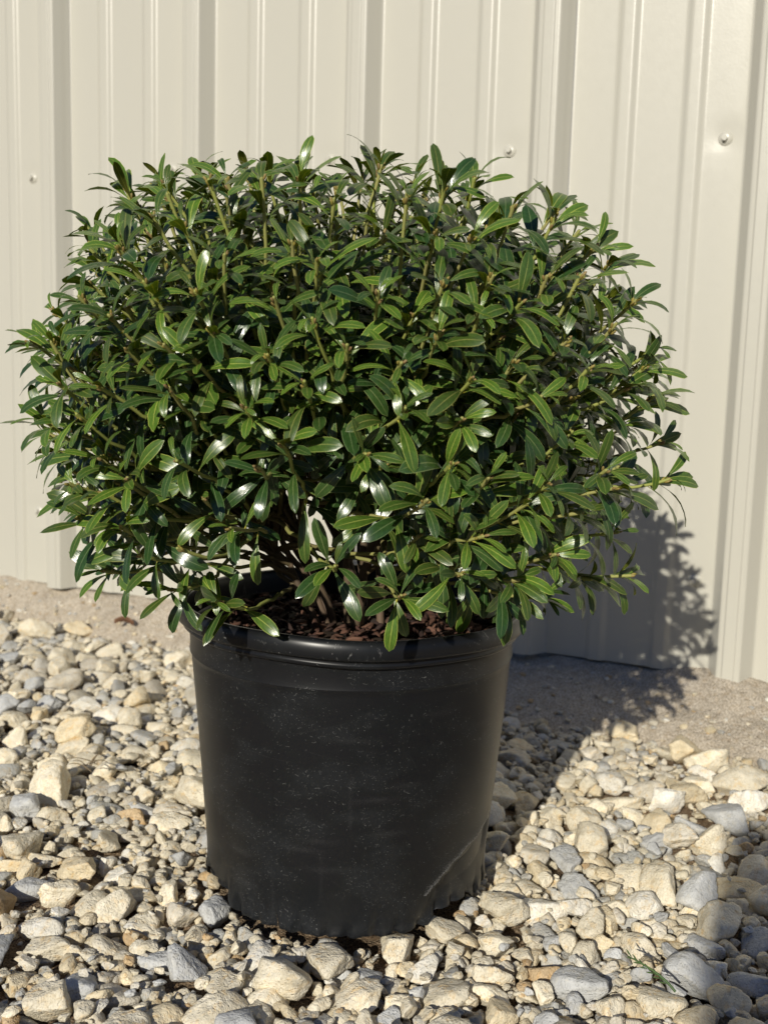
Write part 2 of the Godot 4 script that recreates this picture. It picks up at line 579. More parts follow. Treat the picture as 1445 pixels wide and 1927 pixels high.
# ------------------------------------------------------------------ the gravel
func rock(v: int, level: int) -> Soup:
	var s := ball(level)
	var r := RandomNumberGenerator.new()
	r.seed = 500 + v * 17
	var planes := []
	var count := 7 + v % 6
	for k in count:
		var d := Vector3(r.randfn(), r.randfn(), r.randfn()).normalized()
		planes.append([d, r.randf_range(0.48, 0.90)])
	var sharp: float = [190.0, 110.0, 230.0, 80.0][v % 4]
	for k in s.v.size():
		var d := s.v[k]
		var sum := pow(1.0 / 1.12, sharp)
		for p in planes:
			var c: float = d.dot(p[0])
			if c > 0.05: sum += pow(c / p[1], sharp)
		var rad: float = pow(sum, -1.0 / sharp)
		rad *= 1.0 + noise.get_noise_3d(d.x * 70.0 + v * 50.0, d.y * 70.0, d.z * 70.0) * 0.13
		if level > 2: rad *= 1.0 + noise.get_noise_3d(d.x * 260.0 + v * 20.0, d.y * 260.0, d.z * 260.0 + 70.0) * 0.07
		s.v[k] = d * rad
	var lo := s.v[0]
	var hi := s.v[0]
	for p in s.v:
		lo = lo.min(p)
		hi = hi.max(p)
	var half := (hi - lo) / 2.0
	for k in s.v.size(): s.v[k] = (s.v[k] - (lo + hi) / 2.0) / half
	if level < 2:
		var f := Soup.new()
		for k in s.i:
			f.i.append(f.v.size())
			f.v.append(s.v[k])
		s = f
	s.normals()
	s.uv.resize(s.v.size())
	return s

const GX0 := -0.75
const GZ0 := 0.0
const CELL := 0.005
const GW := 560
const GH := 340
var pile := PackedFloat32Array()

# lets a stone sink onto what lies below: returns its centre height
func rest(x: float, z: float, a: float, b: float, c: float, turn: float, mark: bool) -> float:
	var ca := cos(turn)
	var sa := sin(turn)
	var reach := maxf(a, b)
	var x0 := maxi(int((x - reach - GX0) / CELL), 0)
	var x1 := mini(int((x + reach - GX0) / CELL), GW - 1)
	var z0 := maxi(int((z - reach - GZ0) / CELL), 0)
	var z1 := mini(int((z + reach - GZ0) / CELL), GH - 1)
	var top := -1.0
	var sum := 0.0
	var n := 0
	for j in range(z0, z1 + 1):
		for i in range(x0, x1 + 1):
			var dx := GX0 + (i + 0.5) * CELL - x
			var dz := GZ0 + (j + 0.5) * CELL - z
			var u := (dx * ca - dz * sa) / a
			var w := (dx * sa + dz * ca) / b
			var q := u * u + w * w
			if q >= 1.0: continue
			var h := pile[j * GW + i] + c * sqrt(1.0 - q)
			top = maxf(top, h)
			sum += h
			n += 1
	if n == 0:
		var i := clampi(int((x - GX0) / CELL), 0, GW - 1)
		var j := clampi(int((z - GZ0) / CELL), 0, GH - 1)
		top = pile[j * GW + i] + c
		sum = top
		n = 1
	var y := top * 0.55 + sum / n * 0.45 - c * 0.12
	if mark:
		for j in range(z0, z1 + 1):
			for i in range(x0, x1 + 1):
				var dx := GX0 + (i + 0.5) * CELL - x
				var dz := GZ0 + (j + 0.5) * CELL - z
				var u := (dx * ca - dz * sa) / a
				var w := (dx * sa + dz * ca) / b
				var q := u * u + w * w
				if q < 1.0: pile[j * GW + i] = maxf(pile[j * GW + i], y + c * sqrt(1.0 - q))
	return y

func in_view(x: float, z: float, slack: float) -> bool:
	var s := seen_at(Vector3(x, 0.01, z))
	return s.z < 50.0 and s.x > -slack and s.x < TW + slack and s.y > -slack and s.y < TH + slack

func build_gravel(dirt: Material, tones: Array, mixed: Material) -> void:
	var bed := holder("gravel_bed")
	tag(bed, "bed of pale cream and blue-grey crushed limestone under the pot, up to the footing", "", "", "structure")
	pile.resize(GW * GH)
	for j in GH:
		for i in GW:
			var x := GX0 + (i + 0.5) * CELL
			var z := GZ0 + (j + 0.5) * CELL
			var h := base_top(x, z)
			if z < footing_edge(x) * 0.92: h = 0.5     # the footing stays bare
			if Vector2(x - POT.x, z - POT.z).length() < 0.104: h = maxf(h, 0.4)
			pile[j * GW + i] = h
	var stones := []     # [position, a, b, c, basis, variant, tone]
	for k in range(0, LISTED.size(), 6):
		var x: float = LISTED[k] * 0.001
		var z: float = LISTED[k + 1] * 0.001
		var off := Vector2(x - POT.x, z - POT.z)
		var b3: float = LISTED[k + 3] * 0.001
		var need := 0.129 + minf(b3, 0.013)
		if off.length() < need:
			off = off.normalized() * need
			x = POT.x + off.x
			z = POT.z + off.y
		z = maxf(z, footing_edge(x) + 0.012)
		drop(stones, x, z, LISTED[k + 2] * 0.00098, b3, LISTED[k + 4] * 0.00115, 0.4217 + rng.randfn(0, 0.25), LISTED[k + 5], 0.13)
	for pass_ in 3:
		var count: int = [1700, 5200, 9500][pass_]
		for k in count:
			var size: float
			match pass_:
				0: size = rng.randf_range(0.009, 0.0195) if rng.randf() < 0.75 else rng.randf_range(0.0195, 0.026)
				1: size = rng.randf_range(0.0050, 0.0100)
				_: size = rng.randf_range(0.0022, 0.0050)
			var a := size * rng.randf_range(0.95, 1.3)
			var b := size * rng.randf_range(0.7, 1.0)
			var c := size * rng.randf_range(0.45, 0.8)
			var turn := rng.randf() * TAU
			var best := Vector2.ZERO
			var low := 1e9
			for q in [8, 7, 5][pass_]:
				var x: float
				var z: float
				while true:
					if rng.randf() < 0.82:
						x = rng.randf_range(-0.3, 1.45)
						z = rng.randf_range(0.06, 1.15)
						if not in_view(x, z, 24.0): continue
					else:
						x = rng.randf_range(-0.7, 2.0)
						z = rng.randf_range(0.09, 1.6)
					if z < footing_edge(x) + size * 0.6: continue
					if Vector2(x - POT.x, z - POT.z).length() < (0.127 if pass_ == 0 else 0.119) + size * 0.4: continue
					break
				var h := rest(x, z, a, b, c, turn, false) + c * 0.6
				if h < low:
					low = h
					best = Vector2(x, z)
			if low > 0.036: continue
			var p := rng.randf()
			var tone := 0 if p < 0.5 else (1 if p < 0.69 else (2 if p < 0.79 else (3 if p < 0.88 else (4 if p < 0.985 else 5))))
			drop(stones, best.x, best.y, a, b, c, turn, tone, 0.3)
	for k in 420:        # stray pebbles washed onto the footing
		var x := rng.randf_range(-0.5, 1.7)
		var z := footing_edge(x) * (1.0 - 0.75 * pow(rng.randf(), 1.8))
		var a := rng.randf_range(0.0016, 0.0052) * (1.6 if rng.randf() < 0.08 else 1.0)
		stones.append([Vector3(x, base_top(x, z) + a * 0.25, z), a * 1.15, a * 0.9, a * 0.65, Basis(Vector3.UP, rng.randf() * TAU), rng.randi() % 16, rng.randi() % 6])
	# which show largest
	clear_tally()
	for k in stones.size():
		var s: Array = stones[k]
		if not in_view(s[0].x, s[0].z, 10.0): continue
		for q in 26:
			var yy := 1.0 - 2.0 * (q + 0.5) / 26.0
			var rr := sqrt(1.0 - yy * yy)
			var d := Vector3(rr * cos(q * 2.399963), yy, rr * sin(q * 2.399963)) * 0.95
			tally(s[0] + s[4] * (d * Vector3(s[1], s[3], s[2])), k, 1)
	var shown := largest(stones.size(), 300)
	var fine := []
	var mid := []
	var coarse := []
	var crumb := []
	for v in 16:
		fine.append(rock(v, 3).mesh())
		mid.append(rock(v, 2))
		coarse.append(rock(v, 1))
		crumb.append(rock(v, 0))
	var rest_ := Soup.new()
	for k in stones.size():
		var s: Array = stones[k]
		var t := Transform3D(s[4], s[0]).scaled_local(Vector3(s[1], s[3], s[2]))
		if shown.has(k):
			put("stone", fine[s[5]], tones[s[6]][k % 3], bed, t)
		elif s[1] > 0.0068 and in_view(s[0].x, s[0].z, 20.0):
			rest_.take(mid[s[5]], t, TONE[s[6]] * rng.randf_range(0.82, 1.12))
		else:
			rest_.take((coarse if s[1] > 0.0044 else crumb)[s[5]], t, TONE[s[6]] * rng.randf_range(0.8, 1.12))
	print("gravel triangles ", rest_.i.size() / 3, " stones ", stones.size())
	var o := put("gravel", rest_.mesh(), mixed, bed)
	tag(o, "", "", "", "stuff")
	# the ground below, out to the horizon
	var g := Soup.new()
	var xs := [-400.0, -60.0, -12.0, -3.0]
	for k in 420: xs.append(-0.9 + k * 0.0225)
	for q in [3.0, 12.0, 60.0, 400.0]: xs.append(q)
	var zs := [-400.0, -60.0, -12.0, -3.0, -0.3]
	for k in 86: zs.append(-0.05 + k * 0.0225)
	for q in [3.0, 12.0, 60.0, 400.0]: zs.append(q)
	for z in zs:
		for x in xs:
			g.v.append(Vector3(x, dirt_top(x, z), z))
			g.uv.append(Vector2(x, z))
	for j in zs.size() - 1:
		for i in xs.size() - 1:
			var a := j * xs.size() + i
			g.quad(a, a + 1, a + xs.size() + 1, a + xs.size())
	g.normals()
	var ground := put("ground", g.mesh(), dirt, self)
	tag(ground, "bare brown dirt showing between the stones", "", "", "structure")

func drop(stones: Array, x: float, z: float, a: float, b: float, c: float, turn: float, tone: int, tilt: float) -> void:
	var y := rest(x, z, a, b, c, turn, true)
	var basis_ := Basis(Vector3.UP, turn) * Basis(Vector3.RIGHT, rng.randfn(0, tilt)) * Basis(Vector3.BACK, rng.randfn(0, tilt))
	stones.append([Vector3(x, y, z), a, b, c, basis_, rng.randi() % 16, tone])

func build_footing(concrete: Material) -> void:
	var s := Soup.new()
	var nx := 520
	var nz := 60
	for j in nz + 1:
		for i in nx + 1:
			var x := lerpf(-1.2, 2.4, i / float(nx))
			var t := j / float(nz)
			var z := lerpf(-0.12, footing_edge(x) * 1.35, t)
			s.v.append(Vector3(x, footing_top(x, maxf(z, 0.0)), z))
			s.uv.append(Vector2(x, z))
	for j in nz:
		for i in nx:
			var a := j * (nx + 1) + i
			s.quad(a, a + 1, a + nx + 2, a + nx + 1)
	s.normals()
	var o := put("concrete_footing", s.mesh(), concrete, self)
	tag(o, "rough sandy concrete footing sloping out from under the shed wall", "", "", "structure")

# ------------------------------------------------------------------ the shrub
func leaf_shape(v: int, rows: int, half: int) -> Array:
	var r := RandomNumberGenerator.new()
	r.seed = 900 + v * 7
	var bend := r.randf_range(0.45, 1.45)
	var wide := r.randf_range(0.136, 0.180)
	var fold := r.randf_range(0.10, 0.42)
	var twist := r.randf_range(-0.35, 0.35)
	var sway := r.randf_range(-0.25, 0.25)
	var ph := r.randf() * TAU
	var both := []
	for side in 2:
		var s := Soup.new()
		var at := Vector3.ZERO
		for j in rows + 1:
			var t := float(j) / rows
			t = t * 0.65 + 0.35 * smoothstep(0.0, 1.0, t)
			var u := clampf((t - 0.09) / 0.91, 0.0, 1.0)
			var w := maxf(wide * pow(u, 1.2) * pow(1.0 - u, 0.62) / 0.4303, 0.013 * (1.0 - u) + 0.0005)
			var phi := bend * pow(t, 1.4)
			var tang := Vector3(0, cos(phi), -sin(phi))
			var nor := Vector3(0, sin(phi), cos(phi))
			if j > 0: at += tang * (t - last_t)
			last_t = t
			var x := Vector3.RIGHT.rotated(tang, twist * t)
			var n := nor.rotated(tang, twist * t)
			for k in 2 * half + 1:
				var q := float(k) / half - 1.0
				var p := at + x * (w * q * cos(fold) + sway * t * t * 0.5) + n * (w * (absf(q) * sin(fold) - 0.22 * pow(q, 4.0)) + 0.006 * q * sin(t * 10.0 + ph))
				s.v.append(p)
				s.uv.append(Vector2(k / (2.0 * half), t))
		for j in rows:
			for k in 2 * half:
				var a := j * (2 * half + 1) + k
				var w2 := 2 * half + 1
				if side == 0: s.quad(a, a + w2, a + w2 + 1, a + 1)
				else: s.quad(a, a + 1, a + w2 + 1, a + w2)
		s.normals()
		if side == 1:
			for k in s.v.size(): s.v[k] += s.n[k] * 0.0045
		both.append(s)
	return both

var last_t := 0.0

func bezier(a: Vector3, b: Vector3, c: Vector3, d: Vector3, n: int) -> Array:
	var o := []
	for k in n + 1: o.append(a.bezier_interpolate(b, c, d, k / float(n)))
	return o

const CORE := Vector3(0.905, 0.462, 0.70)
const SPREAD := Vector3(0.266, 0.205, 0.25)
const LOOK_X := Vector3(0.9122, 0.0, -0.4094)
const LOOK_Z := Vector3(0.4094, 0.0, 0.9122)

func fullness(p: Vector3) -> float:
	var q := p - CORE
	var e := Vector3(q.dot(LOOK_X), q.y, q.dot(LOOK_Z)) / SPREAD
	return pow(absf(e.x), 2.7) + pow(absf(e.y), 2.7) + pow(absf(e.z), 2.7)

func build_shrub(top_mats: Array, under_mats: Array, mixed_top: Material, mixed_under: Material, bark: Material, bud_mat: Material) -> void:
	var shrub := holder("evergreen_shrub", POT + Vector3(0, 0.235, 0))
	tag(shrub, "dense rounded evergreen shrub with glossy dark green leaves growing in the black pot", "shrub")
	var off := shrub.position
	rng.seed = 4242
	# woody limbs fan out from the soil
	var limbs := []
	for k in 15:
		var a := TAU * k / 15.0 * 2.0 + rng.randfn(0, 0.15)
		var ring := 0.35 if k < 4 else 0.75
		var foot := off + Vector3(sin(a) * rng.randf_range(0.006, 0.032), -0.006, cos(a) * rng.randf_range(0.006, 0.032))
		var out := LOOK_X * sin(a) * SPREAD.x * ring * 0.62 + LOOK_Z * cos(a) * SPREAD.z * ring * 0.62
		var head := Vector3(CORE.x, rng.randf_range(0.39, 0.47) if ring > 0.5 else rng.randf_range(0.46, 0.52), CORE.z) + out
		var pts := bezier(foot, foot + Vector3(out.x * 0.15, 0.06, out.z * 0.15), foot.lerp(head, 0.6) + Vector3(rng.randfn(0, 0.012), 0.0, rng.randfn(0, 0.012)), head, 12)
		for q in range(2, 12): pts[q] += Vector3(rng.randfn(0, 0.0022), 0, rng.randfn(0, 0.0022))
		var rr := rng.randf_range(0.0034, 0.0060)
		var radii := []
		var cols := []
		for q in 13:
			radii.append(lerpf(rr, rr * 0.5, q / 12.0) * rng.randf_range(0.92, 1.1))
			cols.append(Color(0.135, 0.092, 0.062).lerp(Color(0.13, 0.10, 0.05), q / 12.0) * rng.randf_range(0.7, 1.2))
		var s := Soup.new()
		tube(s, pts, radii, 9, cols)
		put("branch", s.mesh(), bark, shrub, Transform3D(Basis(), -off))
		limbs.append([pts, head])
	# shoot tips: those one can point to in the photo, then the rest of the crown
	var tips := []
	for k in range(0, TIPS.size(), 3): tips.append(Vector3(TIPS[k], TIPS[k + 1], TIPS[k + 2]) * 0.001)
	var listed := tips.size()
	var tries := 0
	while tips.size() < 340 and tries < 30000:
		tries += 1
		var d := Vector3(rng.randfn(), rng.randfn(), rng.randfn()).normalized()
		var p := CORE + LOOK_X * d.x * SPREAD.x + Vector3.UP * d.y * SPREAD.y + LOOK_Z * d.z * SPREAD.z
		p = CORE + (p - CORE) * pow(fullness(p), -1.0 / 2.7) * rng.randf_range(0.82, 0.96)
		var e := p - CORE
		var across := e.dot(LOOK_X)
		if p.y < 0.31 or (p.y < 0.35 and absf(across) > 0.2) or (p.y < 0.37 and Vector2(p.x - POT.x, p.z - POT.z).length() < 0.19): continue
		if p.y < 0.44 and across > -0.17 and across < 0.03: continue
		if p.y > 0.640 - 0.36 * maxf(0.0, across - 0.05): continue
		var ok := true
		for q in tips:
			if p.distance_to(q) < 0.034:
				ok = false
				break
		if ok: tips.append(p)
	while tips.size() < 520 and tries < 90000:
		tries += 1
		var d := Vector3(rng.randfn(), rng.randfn(), rng.randfn()).normalized()
		var p := CORE + LOOK_X * d.x * SPREAD.x + Vector3.UP * d.y * SPREAD.y + LOOK_Z * d.z * SPREAD.z
		p = CORE + (p - CORE) * pow(fullness(p), -1.0 / 2.7) * rng.randf_range(0.60, 0.86)
		if p.y < 0.44 or p.y > 0.63 - 0.36 * maxf(0.0, (p - CORE).dot(LOOK_X) - 0.05): continue
		var ok := true
		for q in tips:
			if p.distance_to(q) < 0.030:
				ok = false
				break
		if ok: tips.append(p)
	var kinds := []
	for v in 14: kinds.append(leaf_shape(v, 9, 2))
	var lows := []
	for v in 14: lows.append(leaf_shape(v, 7, 1))
	var leaves := []          # [transform, variant, tone, outer]
	var buds := Soup.new()
	var bud := ball(1)
	bud.normals()
	bud.uv.resize(bud.v.size())
	for ti in tips.size():
		var tip: Vector3 = tips[ti]
		var out := (tip - Vector3(CORE.x, 0.40, CORE.z))
		var flat := Vector3(out.x, 0, out.z)
		var high := clampf((tip.y - 0.30) / 0.36, 0.0, 1.0)
		var dir := (flat.normalized() * minf(flat.length() / 0.24, 1.0) * lerpf(1.0, 0.55, high) + Vector3.UP * lerpf(0.22, 1.0, high) + Vector3(rng.randfn(), rng.randfn(), rng.randfn()) * 0.13).normalized()
		var best: Array = limbs[0]
		var close := 1e9
		for l in limbs:
			var d: float = (l[1] - (tip - dir * 0.16)).length() + rng.randf() * 0.04
			if d < close:
				close = d
				best = l
		var from: Vector3 = best[0][rng.randi_range(6, 12)] if high > 0.25 else best[0][rng.randi_range(3, 9)]
		var gap := from.distance_to(tip)
		var pts := bezier(from, from + (tip - from) * 0.25 + Vector3.UP * 0.02, tip - dir * gap * 0.45, tip, 16)
		for q in range(2, 15): pts[q] += Vector3(rng.randfn(), rng.randfn(), rng.randfn()) * 0.0011
		var radii := []
		var cols := []
		var green := Color(0.31, 0.35, 0.08).lerp(Color(0.35, 0.27, 0.14), rng.randf() * 0.5)
		for q in 17:
			var t := q / 16.0
			radii.append(lerpf(0.0023, 0.00125, t) * (1.25 if q == 16 else 1.0))
			cols.append(Color(0.13, 0.10, 0.05).lerp(green, smoothstep(0.15, 0.7, t)))
		var s := Soup.new()
		tube(s, pts, radii, 6, cols)
		put("stem", s.mesh(), bark, shrub, Transform3D(Basis(), -off))
		for q in rng.randi_range(2, 5):
			var a := rng.randf() * TAU
			var p: Vector3 = tip - dir * rng.randf_range(-0.002, 0.007) + Vector3(sin(a), rng.randfn() * 0.3, cos(a)) * 0.0022
			buds.take(bud, Transform3D(Basis(Quaternion(Vector3.UP, (dir + Vector3(sin(a), 0, cos(a)) * 0.5).normalized())), p).scaled_local(Vector3(0.0011, 0.0026, 0.0011)), Color(0.30, 0.25, 0.05).lerp(Color(0.26, 0.17, 0.08), rng.randf()))
		# leaves in a spiral down the shoot
		var vigour := rng.randf_range(0.85, 1.15)
		var turn := rng.randf() * TAU
		var along := 0.0
		var reach := rng.randf_range(0.11, 0.17)
		if tip.y < 0.37: reach = rng.randf_range(0.045, 0.085)
		var n := 0
		while along < minf(reach, gap * 0.85):
			var f := 1.0 - along / gap
			var p := from.bezier_interpolate(from + (tip - from) * 0.25 + Vector3.UP * 0.02, tip - dir * gap * 0.45, tip, clampf(1.0 - (1.0 - f) * 1.0, 0.0, 1.0))
			var ahead := from.bezier_interpolate(from + (tip - from) * 0.25 + Vector3.UP * 0.02, tip - dir * gap * 0.45, tip, clampf(f + 0.03, 0.0, 1.0))
			var axis := (ahead - p).normalized() if f < 0.97 else dir
			var side := axis.cross(Vector3(0.21, 0.55, -0.8)).normalized().rotated(axis, turn)
			var lean := deg_to_rad(lerpf(30.0, 62.0, smoothstep(0.0, 0.06, along)) + rng.randfn(0, 13.0))
			var a := (axis * cos(lean) + side * sin(lean)).normalized()
			a = (a + Vector3(0, -0.04, 0) + Vector3(rng.randfn(), rng.randfn(), rng.randfn()) * 0.10).normalized()
			var nor := axis * 1.0 + Vector3.UP * 0.35 + SUN * 0.25 + Vector3(rng.randfn(), rng.randfn(), rng.randfn()) * 0.16
			nor = (nor - a * nor.dot(a)).normalized()
			var size := (lerpf(0.027, 0.0425, smoothstep(0.0, 0.014, along)) if n > 0 else 0.020) * vigour * rng.randf_range(0.8, 1.16)
			var b := Basis(a.cross(nor), a, nor)
			var e := p + a * size * 0.6 - CORE
			var across := e.dot(LOOK_X)
			var bare := e.y < -0.055 and Vector2(e.x, e.z).length() < 0.115 + 0.30 * (-0.055 - e.y)
			if e.y < -0.04 and e.y > -0.150 and across > -0.145 and across < 0.015: bare = bare or rng.randf() < 0.36
			if bare:
				turn += 2.39996
				along += 0.008
				continue
			leaves.append([Transform3D(b, p + side * 0.001).scaled_local(Vector3.ONE * size), rng.randi() % 14, [0, 0, 0, 1, 1, 2, 2, 2, 3, 4, 2, 0][rng.randi() % 12] if along > 0.014 else [0, 1, 3, 4, 5, 5][rng.randi() % 6], along < 0.07])
			turn += 2.39996 + rng.randfn(0, 0.2)
			along += rng.randf_range(0.0012, 0.0032) if along < 0.013 else rng.randf_range(0.0050, 0.0105)
			n += 1
	put("buds", buds.mesh(), bud_mat, shrub, Transform3D(Basis(), -off)).set_meta("kind", "stuff")
	# which leaves show largest
	clear_tally()
	for k in leaves.size():
		var shape: Array = kinds[leaves[k][1]]
		var t: Transform3D = leaves[k][0]
		var w: PackedVector3Array = t * shape[0].v
		for q in range(5, w.size() - 4):
			tally(w[q], k, 0)
			if q + 5 < w.size(): tally((w[q] + w[q + 5]) * 0.5, k, 0)
			if q % 5 < 4: tally((w[q] + w[q + 1]) * 0.5, k, 0)
	var shown := largest(leaves.size(), 300)
	var meshes := []
	for v in 14:
		var m := ArrayMesh.new()
		kinds[v][0].into(m)
		kinds[v][1].into(m)
		meshes.append(m)
	var top := Soup.new()
	var under := Soup.new()
	for k in leaves.size():
		var l: Array = leaves[k]
		if shown.has(k):
			var t: Transform3D = l[0]
			t.origin -= off
			var o := put("leaf", meshes[l[1]], null, shrub, t)
			o.set_surface_override_material(0, top_mats[l[2]])
			o.set_surface_override_material(1, under_mats[l[2]])
		else:
			var shape: Array = lows[l[1]]
			top.take(shape[0], l[0], LEAF_TINT[l[2]])
			under.take(shape[1], l[0], LEAF_TINT[l[2]])
	var mass := ArrayMesh.new()
	top.into(mass)
	under.into(mass)
	var o := put("leaves", mass, null, shrub, Transform3D(Basis(), -off))
	o.set_surface_override_material(0, mixed_top)
	o.set_surface_override_material(1, mixed_under)
	tag(o, "", "", "", "stuff")
	print("tips ", tips.size(), " leaves ", leaves.size(), " triangles ", top.i.size() / 3 + under.i.size() / 3)

# ------------------------------------------------------------------ materials
func stone_mat(albedo: Texture2D, relief: Texture2D, tint: Color) -> StandardMaterial3D:
	var m := StandardMaterial3D.new()
	m.albedo_texture = albedo
	m.albedo_color = tint
	m.roughness = 0.92
	m.metallic_specular = 0.3
	m.uv1_triplanar = true
	m.uv1_world_triplanar = true
	m.uv1_scale = Vector3.ONE * 9.0
	m.heightmap_enabled = true
	m.heightmap_texture = relief
	m.heightmap_scale = 0.2
	return m

const LEAF_TINT := [Color(0.46, 0.45, 0.43), Color(0.62, 0.56, 0.40), Color(0.33, 0.37, 0.40), Color(0.62, 0.50, 0.36), Color(0.82, 0.72, 0.45), Color(1.0, 0.88, 0.48)]
# base colours of the stones: cream, blue-grey, tan, off-white, warm grey, ochre
const TONE := [Color(0.81, 0.755, 0.625), Color(0.555, 0.56, 0.55), Color(0.77, 0.68, 0.505), Color(0.83, 0.81, 0.75), Color(0.70, 0.66, 0.575), Color(0.64, 0.49, 0.31)]

# stones one can pick out in the photo, in millimetres: x, z, half length, half depth, half height, tone
const LISTED := [633,797,23,11,8,0,664,855,23,12,9,1,700,850,20,10,11,0,733,848,17,16,10,0,754,815,28,14,8,2,780,793,10,14,10,0,725,898,21,10,11,3,687,900,8,11,6,0,747,927,14,7,5,1,793,894,18,15,11,0,792,848,15,14,9,0,846,886,25,13,9,1,858,850,14,7,8,0,890,855,12,6,6,5,923,878,14,13,8,3,909,897,17,18,10,0,892,954,18,23,13,2,879,985,20,19,12,0,837,942,21,18,12,4,809,948,14,18,9,1,778,952,12,6,7,2,759,967,12,11,7,2,795,994,14,7,6,1,837,981,11,10,7,0,956,921,13,17,11,0,992,931,19,10,7,1,931,971,14,7,7,4,935,930,9,11,5,1,908,992,19,9,3,4,1002,855,12,7,7,1,983,864,8,11,5,0,949,868,10,7,6,0,971,952,10,7,6,0,834,1028,11,6,5,0,861,1019,8,10,5,1,697,777,9,12,9,3,730,765,8,11,8,0,618,821,17,8,9,2,584,760,19,10,6,1,977,913,7,9,6,0,613,747,12,14,7,0,633,726,15,8,7,0,674,708,15,8,7,4,754,733,12,6,6,0,752,769,8,10,7,0,1070,827,21,22,13,0,1095,787,20,12,12,0,1044,854,17,11,10,0,1068,896,24,12,12,1,1131,765,20,15,12,5,1101,664,23,19,14,3,1123,609,22,17,13,1,1160,654,11,14,11,2,1128,684,14,7,8,0,1068,513,14,18,14,3,1033,478,13,17,13,0,1096,487,23,11,9,0,1120,539,27,14,9,2,1115,381,29,15,9,0,1166,380,24,13,15,3,1172,471,20,10,11,1,1157,522,14,14,8,1,1189,523,21,11,10,2,1218,550,12,15,7,1,1179,583,17,8,7,0,1228,597,16,8,7,0,1230,633,18,9,8,0,1202,638,22,11,8,0,1197,698,22,11,7,0,1237,689,19,10,12,4,1185,745,14,10,9,1,1138,723,11,11,7,1,1188,802,23,11,9,0,1183,769,14,7,7,0,1132,817,14,8,8,0,1158,799,9,5,6,5,1108,847,14,7,5,0,1134,847,9,12,6,0,1162,839,13,6,5,1,1238,777,11,6,6,1,1263,763,11,15,11,4,1269,711,11,6,7,4,1290,775,11,9,7,1,1281,798,14,7,7,0,1220,823,8,10,8,0,1207,832,8,9,5,0,1189,838,12,6,5,0,1252,432,14,7,8,1,1268,572,25,12,4,0,1251,322,26,15,16,3,1214,352,18,9,10,0,1230,415,14,7,6,0,1280,611,10,7,6,1,1280,668,10,8,6,0,1296,729,8,11,7,4,1125,865,10,5,6,0,1248,814,12,6,6,1,1092,903,13,7,2,0,1074,732,10,5,5,3,990,344,15,7,6,1,1188,251,18,9,9,3,403,481,23,25,14,2,272,349,30,15,17,4,473,466,23,11,14,0,417,515,23,12,9,1,486,548,21,11,12,2,527,559,23,11,7,0,412,544,15,8,9,1,500,491,17,9,8,1,398,294,21,27,13,4,307,214,21,11,11,1,292,287,22,11,12,4,145,179,21,27,13,0,66,162,24,12,10,1,-11,146,22,11,13,4,606,666,22,11,8,1,647,651,22,11,9,1,569,710,18,14,11,0,590,596,22,11,8,1,524,621,15,7,7,0,499,639,16,8,9,1,457,657,14,8,9,4,457,630,11,14,9,2,555,602,17,9,7,2,632,578,14,19,9,0,540,424,15,8,9,4,546,478,12,16,7,0,216,298,18,24,14,0,372,198,22,11,11,0,239,211,16,21,10,4,338,476,13,16,13,2,359,538,13,12,8,2,245,381,17,10,10,1,469,407,12,13,7,1,376,381,26,13,4,0,466,320,19,10,11,0,238,145,16,8,9,1,211,226,19,11,11,0,178,328,14,9,9,0,409,384,13,12,8,4,448,577,14,7,9,0,600,504,13,7,7,0,683,647,25,13,8,4,687,627,13,8,8,3]
# shoot tips one can pick out in the photo, in millimetres
const TIPS := [907,604,922,943,605,911,995,591,901,966,608,898,879,576,949,860,554,960,936,550,946,971,522,940,920,525,957,883,531,964,830,521,967,804,489,966,858,508,970,932,500,957,1018,492,923,956,448,950,976,560,926,849,459,971,905,460,965,830,439,971,1034,528,910,902,572,947,994,548,923,873,485,970,901,489,966,995,509,930,969,484,944,992,467,934,921,479,960,1058,605,856,1102,592,836,1127,585,818,1084,569,867,1063,570,881,1153,568,796,1170,513,799,1178,531,774,1118,524,860,1072,537,887,1146,501,837,1117,485,865,1180,470,783,1093,471,883,1051,481,907,1088,445,886,1054,451,905,1190,462,745,1038,597,876,1100,541,869,1130,543,842,1073,503,894,1158,481,824,1133,461,852,1095,515,879,1148,545,822,1190,499,743,1067,388,892,1001,336,900,1080,330,852,1137,344,809,1125,385,848,1036,311,860,899,298,898,963,408,944,924,384,952,939,363,941,1083,414,887,1030,419,915,1104,404,872,979,425,939,908,410,961,896,345,943,1103,307,800,1139,399,840,1098,361,861,866,306,913,1156,377,810,1197,394,692,1175,394,782,1175,316,714,1169,408,800,1112,323,816,1170,356,750,1143,310,718,1116,300,757,818,361,953,810,315,917,847,384,964,856,359,956,865,336,942,816,387,963,850,410,969,795,433,965,812,460,969,1190,424,687,1186,483,764,778,490,958,870,396,966]

